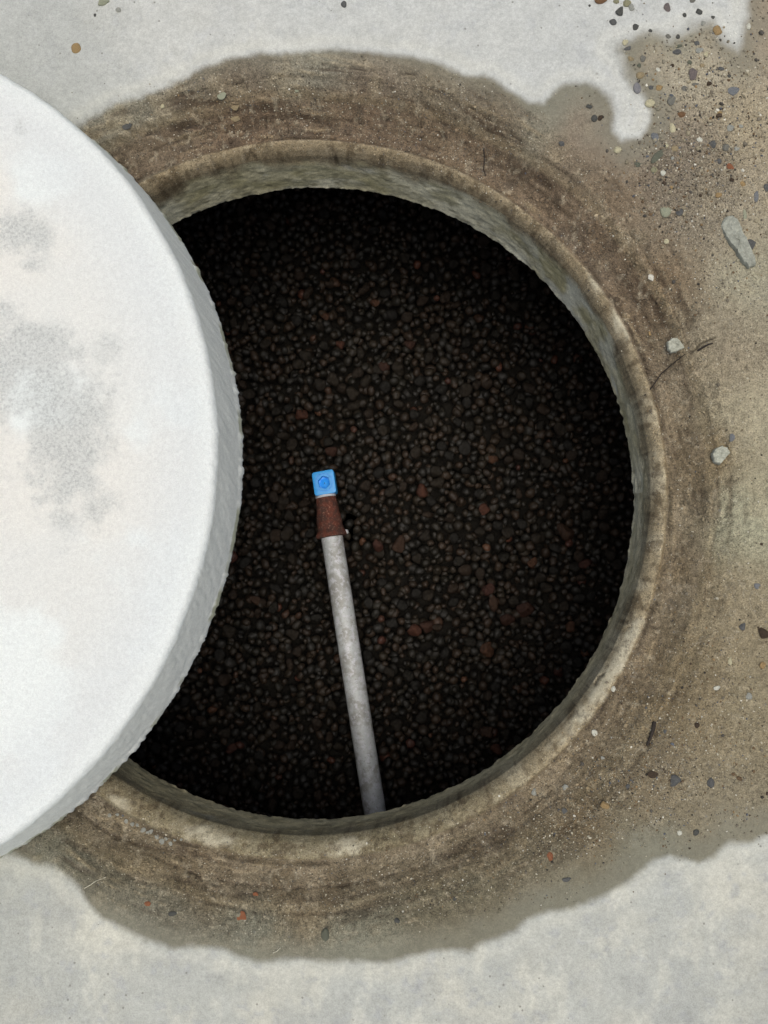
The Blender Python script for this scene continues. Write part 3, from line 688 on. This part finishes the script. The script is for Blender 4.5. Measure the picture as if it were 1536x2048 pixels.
def stone(px, py, w, h, colr, kind='round', rot=0, label=None, group=None, name='pebble', cat='pebble', flat=.6, zoff=None):
    c_ = P(px, py, 0); z0 = height(c_[0], c_[1])
    if z0 < -.004: c_ = P(px, py, z0); z0 = height(c_[0], c_[1])
    s = (CAM_H - z0) / F / 2; cnt[0] += 1
    o = bpy.data.objects.new(name, shape(kind, cnt[0] % 9, colr)); COL.objects.link(o)
    rx, ry = w * s * 1.02, h * s * 1.02; rz = min(rx, ry) * flat * 1.1
    o.scale = (rx, ry, rz); o.location = (c_[0], c_[1], z0 + (rz * .15 if zoff is None else zoff)); o.rotation_euler = (0, 0, math.radians(rot))
    if not label:
        if px < 900 and py < 140: where = 'on the pale dry slab at the top left'
        elif px < 700 and py < 400: where = 'in the mud above the opening'
        elif py > 1640 and px < 1340: where = 'on the damp slab below the opening'
        elif math.hypot(c_[0] - CEN[0], c_[1] - CEN[1]) < RG + .045: where = 'in the brown muddy seat at the right'
        elif py < 130: where = 'near the top edge of the gravelly corner'
        elif py < 260: where = 'in the middle of the gravelly upper right corner'
        elif py < 620: where = 'in or beside the grit bed at the upper right'
        elif py < 1340: where = 'on speckled sand near the right edge'
        else: where = 'on the gritty slab at the lower right'
        label = 'small %s pebble %s' % (colr, where); group = 'small pebbles ' + where
    tag(o, label, cat, group)
    return o
U = lambda u, v: (1150 + u / 3.98, v / 3.98)
UP = [  # (u, v, width, height, colour, kind, rotation, label) in the upper right part of the slab
 (355,95,78,66,'dark grey','rough',10,'larger dark grey pebble at the upper end of the gravel near the top edge'),
 (300,180,58,52,'slate','round',0,'smooth slate grey pebble on white concrete, leftmost of the gravel'),
 (487,220,52,54,'dark grey','rough',0,'dark pebble alone on the white concrete, right of the smooth slate one'),
 (600,245,36,36,'dark grey','chip',0,None),(115,48,20,22,'dark grey','round',0,None),
 (410,30,62,60,'olive','round',0,'pale olive rounded pebble at the top edge of the gravel'),
 (330,18,60,40,'olive','rough',0,'rough olive pebble at the very top edge beside the pale rounded one'),
 (450,68,48,50,'light grey','rough',0,'light grey pebble tucked under the pale olive one'),
 (200,4,120,56,'rusty','rough',0,'brown orange stone cut by the top edge of the picture'),
 (732,60,64,82,'mauve','chip',20,'dark mauve stone on white concrete near the top edge'),
 (870,122,32,36,'dark grey','round',0,None),(940,6,52,44,'grey','rough',0,None),(990,98,55,66,'dark grey','rough',0,None),
 (1098,140,40,34,'dark grey','chip',0,None),(1015,185,34,40,'light grey','rough',0,None),(1385,215,42,54,'white','rough',0,None),
 (1135,250,76,68,'ochre','rough',0,'ochre tan stone below the white tongue at the top right'),
 (395,340,54,46,'cream','rough',0,'rough cream pebble at the left edge of the upper gravel'),
 (420,388,76,36,'slate','chip',14,'flat grey sliver just under the rough cream pebble'),
 (440,470,46,44,'tan','rough',0,None),(545,470,48,56,'grey','rough',0,None),(820,295,34,38,'dark grey','round',0,None),(740,292,50,38,'grey','rough',0,None),
 (820,370,62,30,'greenish','chip',15,None),(815,416,84,48,'slate','chip',5,'grey blue wedge-shaped stone in the middle of the upper gravel'),
 (970,348,44,36,'slate','round',0,None),(985,402,74,42,'light grey','rough',0,None),(1040,436,42,44,'cream','rough',0,None),
 (910,500,38,38,'greenish','round',0,None),(945,595,72,100,'mauve','rough',5,'mauve grey oval stone half sunk in the sand'),
 (1165,548,54,44,'slate','rough',0,None),(660,556,42,34,'white','rough',0,'small bright white pebble in the sand below the grey wedge'),
 (515,602,64,58,'tan','round',0,None),(510,525,36,34,'greenish','round',0,None),(775,525,34,28,'dark brown','round',0,None),(1010,525,38,36,'tan','round',0,None),
 (490,706,60,86,'lilac grey','round',5,'upright grey oval pebble at the edge of the white tongue'),(603,698,46,40,'slate','chip',0,'small blue slate chip beside the upright grey oval pebble'),
 (675,702,58,48,'ochre','rough',0,'orange ochre crumb right of the small slate chip'),(960,672,62,32,'grey','rough',10,None),(870,710,52,46,'grey','round',0,None),
 (1062,668,46,36,'dark brown','chip',0,None),(1228,605,32,28,'dark grey','round',0,None),
 (1265,722,98,84,'blue grey','chip',25,'blue grey stone at the right of the gravel'),
 (762,800,78,80,'grey','chip',0,'grey and pale stone below the orange ochre crumb'),(590,828,78,62,'cream','round',15,'smooth cream oval pebble in the sand'),
 (850,912,82,60,'rusty','chip',0,'rusty brown stone in the sand under the pale grey one'),(1150,910,46,42,'ochre','round',0,None),
 (775,1030,50,78,'cream','round',10,'upright cream pebble above the grit bed'),(635,1100,76,100,'blue grey','chip',10,'shiny lilac grey stone at the left top of the grit bed'),
 (338,1192,58,54,'cream','round',0,'yellowish cream pebble at the foot of the white tongue'),(725,1172,42,32,'cream','rough',0,None),(790,1197,62,52,'tan','round',0,None),
 (655,1245,66,136,'greenish','chip',-38,'flat dark olive grey sliver lying in the grit bed'),(1095,1150,76,72,'slate','chip',0,'dark slate stone right of a small white pebble'),
 (985,1124,46,44,'white','round',0,'round white pebble left of the dark slate stone'),(1240,1025,62,56,'light grey','rough',0,None),(1315,1005,52,46,'light grey','chip',0,None),
 (1200,1180,62,58,'grey','round',0,None),(1280,1190,44,38,'light grey','round',0,None),(1145,1292,52,44,'slate','rough',0,None),
 (1235,1335,72,50,'orange','chip',-30,'rust orange chip in the sand at the right of the grit bed'),(695,1388,46,44,'white','round',0,None),(625,1355,52,46,'olive','round',0,None),
 (500,1310,64,50,'greenish','rough',0,None),(770,1275,32,30,'light grey','round',0,None),(1245,1437,40,44,'dark brown','rough',0,None),(1330,1467,52,48,'ochre','rough',0,None),
 (1135,1560,50,42,'ochre','round',0,'small yellow ochre pebble below the rust orange chip'),(1440,1577,46,100,'blue grey','chip',-8,'narrow blue grey stone above the long pale chip'),
 (1525,1500,50,56,'slate','rough',0,None),(720,1687,92,84,'pale green','round',0,'largest smooth pale round pebble in the grit bed'),
 (835,1692,74,54,'slate','chip',20,'dark slate chip touching the pale round pebble'),(755,1510,24,24,'ochre','round',0,None),
 (205,940,42,60,'dark brown','chip',-20,'dark olive brown chip on the damp lobe left of the white tongue'),(115,850,54,46,'dark grey','rough',0,'crumbly dark stone on the damp lobe at the upper right'),
]
for (u, v, w, h, colr, kind, rot, lab) in UP:
    px, py = U(u, v); stone(px, py, w / 3.98, h / 3.98, colr, kind, rot, lab)
MORE = [
 (152,97,21,22,'ochre','round',0,'tan pebble alone on white concrete above the lid'),(205,2,24,18,'pale green','rough',0,'greenish grey pebble at the top edge above the tan pebble'),
 (688,8,13,14,'slate','round',0,'single slate pebble at the top edge over the opening'),(237,20,12,10,'light grey','round',0,None),(190,30,6,7,'dark grey','round',0,None),
 (1188,237,12,14,'dark grey','round',0,None),(1123,288,14,12,'slate','chip',0,'small slate chip on damp sand below the damp lobe'),
 (1503,490,20,22,'slate','rough',0,'slate pebble partly under the long pale chip'),(1333,484,11,11,'cream','round',0,None),(1296,671,7,10,'ochre','round',0,None),
 (1462,875,14,16,'blue grey','rough',0,'small blue grey pebble above the pale concrete chip at the right'),
 (1227,1379,11,12,'white','rough',0,None),(1190,1465,14,14,'white','chip',0,'white angular crumb in the brown seat at the lower right'),(1128,1571,12,12,'light grey','rough',0,None),(1068,1584,12,11,'light grey','rough',20,None),
 (1202,1513,9,8,'light grey','rough',0,None),(1436,1376,14,10,'white','chip',0,'white crumb on the speckled slab at the lower right'),(1499,1393,13,13,'light grey','round',0,None),(1330,1463,8,9,'slate','round',0,None),
 (1349,1560,21,22,'slate','rough',0,'slate pebble in the lower right, left one of two'),(1422,1567,17,19,'slate','rough',0,'slate pebble in the lower right, right one of two'),
 (1309,1550,22,16,'dark brown','chip',15,None),(1516,1172,13,11,'blue grey','round',0,None),(1487,1253,14,14,'slate','rough',0,None),(1526,1266,20,22,'dark brown','rough',0,None),
 (1526,1331,13,14,'ochre','round',0,None),(1210,1610,18,16,'ochre','rough',0,None),(1359,1666,10,9,'white','round',0,'tiny white pebble near the lower edge of the damp area'),(1391,1664,11,12,'dark grey','round',0,None),
 (1463,1325,10,14,'cream','rough',0,None),(1127,1617,13,13,'slate','chip',0,None),(1395,1451,10,10,'dark brown','round',0,None),(1255,1572,9,8,'slate','round',0,None),
 (1100,1712,13,21,'orange','chip',10,'orange brick chip on the damp slab below the opening'),(1135,1760,18,10,'slate','chip',0,None),(795,1840,12,11,'dark grey','rough',0,None),(910,1799,8,9,'dark grey','round',0,None),
 (345,1826,16,9,'dark grey','round',0,None),(652,1871,20,24,'greenish','rough',0,'dark green grey pebble on the damp slab at the bottom'),(515,1784,12,8,'orange','rough',0,None),
 (450,209,22,16,'pale green','chip',5,'grey flake stuck in the mud above the opening'),(478,231,22,15,'tan','chip',0,'pale tan mortar crumb in the seat above the opening, upper of two'),
 (475,248,22,14,'tan','chip',15,'pale tan mortar crumb in the seat above the opening, lower of two'),(268,272,22,14,'slate','chip',10,'dark slate chip in the mud beside the lid'),
 (335,231,9,9,'cream','round',0,None),(599,206,12,7,'pale green','chip',-20,None),(1488,432,8,30,'pale green','chip',0,None)]
for m in MORE: stone(*m)
# granular crumbs along the seat by the lid
for i, (u, v, s) in enumerate([(440,262,9),(470,258,8),(505,285,10),(528,296,10),(548,302,8),(570,322,12),(590,330,8),(606,326,13),(628,345,10),(650,366,13),(668,352,8),(684,372,9),(700,360,8),(728,356,7)]):
    stone(u / 2, 1500 + v / 2, s, s * .9, 'light grey', 'chip', i * 37, 'pale grey angular crumb in the muddy seat beside the lid', 'pale crumbs in the seat by the lid', 'crumb', 'crumb')
# orange flecks
stone(487,1832,20,30,'orange','chip',28,'bright orange rust flake on the damp slab at the bottom left','rust flakes' ,'rust_flake','flake',.2)
stone(296,1807,16,14,'orange','rough',50,'smaller brown orange rust flake, left of the bright orange one','rust flakes','rust_flake','flake',.25)

# larger concrete chips, each cut from its own outline
CHIPM = stone_mat('chip_concrete', (160,161,150), .9, .2, .22, 180, .0012)
CHIPW = stone_mat('pale_chip_concrete', (178,178,164), .9, .2, .28, 260, .0014)
def slab_chip(name, outline, thick, mat, label, seed):
    m0 = np.mean(outline, 0); c0_ = P(m0[0], m0[1]); z0 = 0.0
    for _ in range(3): c0_ = P(m0[0], m0[1], z0); z0 = height(c0_[0], c0_[1])
    pts_ = np.array([P(a_, b_, z0 + .003)[:2] for a_, b_ in outline])
    cen = pts_.mean(0); r2 = np.random.RandomState(seed)
    d = []
    for i in range(len(pts_)):                 # finer broken outline
        for k in range(4):
            p = pts_[i] * (1 - k / 4) + pts_[(i + 1) % len(pts_)] * k / 4; d.append(p + r2.normal(size=2) * .00025)
    d = np.array(d); n_ = len(d); z0 = height(*cen) - .001
    V = []
    for f, zq in ((1.0, 0), (1.0, thick * .5), (.96, thick * .85), (.90, thick), (.6, thick * 1.05), (.3, thick * 1.08), (.02, thick * 1.1)):
        jit = r2.normal(size=n_) * .0003 * (zq > 0)
        V.append(np.c_[(d - cen) * f, zq + jit * .4 + (.0010 * fbm((d[:, 0] - cen[0]) * f, (d[:, 1] - cen[1]) * f, 60, 2, seed) + .12 * (d[:, 0] - cen[0]) * f) * (zq > 0)])
    o = mesh_obj(name, np.concatenate(V), grid_faces(len(V), n_), mat, smooth=False); o.location = (cen[0], cen[1], z0)
    return tag(o, label, 'concrete chip')
slab_chip('concrete_chip', [(1440,450),(1449,434),(1463,429),(1476,440),(1484,462),(1495,482),(1507,512),(1510,530),(1498,537),(1484,524),(1474,506),(1472,499),(1460,488),(1448,468)], .007, CHIPM, 'long pale green grey concrete chip lying aslant at the upper right', 3)
slab_chip('concrete_chip', [(1334,684),(1345,675),(1360,678),(1372,682),(1380,692),(1368,698),(1356,702),(1342,706),(1335,698)], .005, CHIPW, 'small pale ragged concrete chip at the right edge of the brown seat', 4)
slab_chip('concrete_chip', [(1424,906),(1432,896),(1444,892),(1453,895),(1460,906),(1450,918),(1440,929),(1428,924)], .006, CHIPW, 'small pale angular concrete chip right of the opening at mid height', 5)
# twig, wire-thin fibres
def strand(name, pts_, r, mat, label, cat, n=7):
    P3 = [P(a_, b_, 0) for a_, b_ in pts_]
    P3 = [np.array([p[0], p[1], height(p[0], p[1]) + r * .8 + ex]) for p, ex in zip(P3, [0.0] + [.0012] * (len(P3) - 2) + [0.0])]
    c0_ = P3[0].copy(); V = []
    for i, p in enumerate(P3):
        t_ = P3[min(i + 1, len(P3) - 1)] - P3[max(i - 1, 0)]; t_ /= np.linalg.norm(t_)
        s_2 = np.cross(t_, (0, 0, 1.0)); s_2 /= np.linalg.norm(s_2); u_2 = np.cross(s_2, t_)
        rr_ = r * (1 - .5 * i / len(P3))
        for k in range(n): V.append(p - c0_ + rr_ * (math.cos(k * 2 * math.pi / n) * s_2 + math.sin(k * 2 * math.pi / n) * u_2))
    o = mesh_obj(name, V, grid_faces(len(P3), n), mat); o.location = c0_; return tag(o, label, cat)
TW = stone_mat('dark_twig_bark', (60,54,50), .9, .2); FB = stone_mat('pale_fibre', (205,200,180), .6, .3)
strand('twig', [(1316,1448),(1312,1462),(1307,1478),(1300,1495)], .0016, TW, 'short dark twig lying on grit at the lower right', 'twig')
strand('twig', [(1404,694),(1414,688),(1424,684),(1430,683)], .0009, TW, 'tiny dark twig right of the ragged concrete chip', 'twig')
strand('twig', [(1313,770),(1328,752),(1344,728),(1362,712),(1384,696)], .0006, TW, 'long thin dark root lying across the seat just below the ragged concrete chip', 'root')
strand('fibre', [(165,1780),(176,1774),(186,1767),(203,1762)], .00035, FB, 'thin white fibre on the damp slab at the lower left', 'fibre')
strand('fibre', [(545,1908),(553,1904),(560,1898)], .0004, FB, 'thin white fibre on the damp slab near the bottom edge', 'fibre')
strand('rootlet', [(972,266),(974,284),(973,300),(978,312)], .0006, TW, 'thin dark rootlet on the seat above the opening at the right', 'rootlet')

# ------------------------------------------------------------------ loose grit and sand
rs = np.random.RandomState(21)
zones = [  # px, py, sx, sy, count, size mm
 (1370,350,60,60,2400,.8),(1400,220,90,130,900,1.5),(1470,350,60,180,350,1.3),(1450,900,70,250,260,1.1),(1480,1480,60,120,260,1.2),(1350,400,50,60,200,1.3),(1330,560,40,90,1000,.6),(1430,560,45,45,500,.8),(1400,180,100,110,1500,.9),(1500,250,60,200,700,.9),
 (1480,800,60,250,900,.55),(1330,1480,60,90,1800,.7),(1250,1560,60,45,1800,.75),(1150,1650,70,35,1600,.75),(1450,1450,80,150,1800,.7),(1450,1500,80,120,120,1.3),
 (1330,800,40,150,700,.55),(1360,1100,40,200,500,.5),(1030,1700,80,35,500,.7),(820,1790,160,22,1500,.65),(700,1730,250,18,900,.6),(650,1690,160,30,600,.6),(500,1780,150,30,400,.5),
 (300,240,110,40,500,.6),(600,210,180,30,1800,.6),(620,180,220,14,900,.8),(850,250,120,40,1500,.6),(1040,370,80,50,700,.6),(960,290,60,30,400,.7),(320,1650,60,25,350,.6),(1200,430,50,60,600,.6),
 (560,1850,200,30,120,.5),(1280,100,60,60,90,.8),(700,300,700,220,60,.4),(1100,1690,60,30,400,.8),(1225,1320,40,90,300,.6)]
xs_, ys_, ss_ = [], [], []
for (px, py, sx, sy, n_, s_mm) in zones:
    gx = px + rs.normal(size=n_) * sx; gy = py + rs.normal(size=n_) * sy
    t = (CAM_H) / F
    wv = np.array([P(a_, b_, -.005 )[:2] for a_, b_ in zip(gx, gy)])
    xs_.append(wv[:, 0]); ys_.append(wv[:, 1]); ss_.append(s_mm * .001 * np.exp(rs.normal(size=n_) * .35) * .62)
gx = np.concatenate(xs_); gy = np.concatenate(ys_); gs = np.concatenate(ss_)
keep = (np.hypot(gx - CEN[0], gy - CEN[1]) > R0 + .004) & (np.hypot(gx - LIDC[0], gy - LIDC[1]) > LIDR - .02)
gx, gy, gs = gx[keep], gy[keep], gs[keep]
# clods of dried mud lie all round the seat and take its colour
na_ = 9000; ta_ = rs.rand(na_) * 2 * math.pi; ra_ = RG + .012 + np.abs(rs.normal(size=na_)) * .022
cx_, cy_ = CEN[0] + ra_ * np.cos(ta_), CEN[1] + ra_ * np.sin(ta_)
kc = fbm(cx_, cy_, 45, 4, 3) > -.02
kc &= np.hypot(cx_ - LIDC[0], cy_ - LIDC[1]) > LIDR - .02
n0 = len(gx); gx = np.r_[gx, cx_[kc]]; gy = np.r_[gy, cy_[kc]]; gs = np.r_[gs, .00075 * np.exp(rs.normal(size=kc.sum()) * .4)]
clod = np.arange(len(gx)) >= n0; clod |= rs.rand(len(gx)) < .45
gz, gcol, _, wv = surface(gx[:, None], gy[:, None]); gz = gz[:, 0]; gcol = gcol[:, 0]
dd_ = sdist(gx, gy, EDGE); keep = (dd_ > .004) | (rs.rand(len(gx)) < .012 + .3 * np.exp(dd_ / .006) * (dd_ < 0))
gx, gy, gz, gs, clod, gcol = gx[keep], gy[keep], gz[keep], gs[keep], clod[keep], gcol[keep]
pal = np.array([lin(c_) for c_ in [(60,56,50),(84,80,74),(120,112,98),(150,140,118),(190,182,162),(215,210,196),(104,84,62),(92,96,104),(140,116,84),(74,62,50)]]) * KA
pw = np.array([.07,.11,.23,.25,.09,.05,.08,.05,.04,.03]); ci = rs.choice(10, len(gx), p=pw / pw.sum())
gp = np.array([lump(rs, ICO0, .3, (1, .85, .7)) for _ in range(24)])
pi_ = rs.randint(24, size=len(gx)); ang = rs.rand(len(gx)) * 2 * math.pi
vv = gp[pi_] * gs[:, None, None]
vx = vv[..., 0] * np.cos(ang)[:, None] - vv[..., 1] * np.sin(ang)[:, None]; vy = vv[..., 0] * np.sin(ang)[:, None] + vv[..., 1] * np.cos(ang)[:, None]
vv = np.stack([vx + gx[:, None], vy + gy[:, None], vv[..., 2] + gz[:, None] + gs[:, None] * .3], -1)
ff = ICO0[1][None] + (np.arange(len(gx)) * 12)[:, None, None]
grit = mesh_obj('grit', vv.reshape(-1, 3), ff.reshape(-1, 3), GRIT, smooth=False)
set_col(grit.data, 'tone', np.repeat(np.where(clod[:, None], gcol * rs.uniform(.7, 1.45, (len(gx), 1)), pal[ci] * rs.uniform(.8, 1.2, (len(gx), 1))), 12, 0))
tag(grit, 'loose sand and fine grit scattered round the manhole', 'grit', kind='stuff')
print('grit', len(gx))
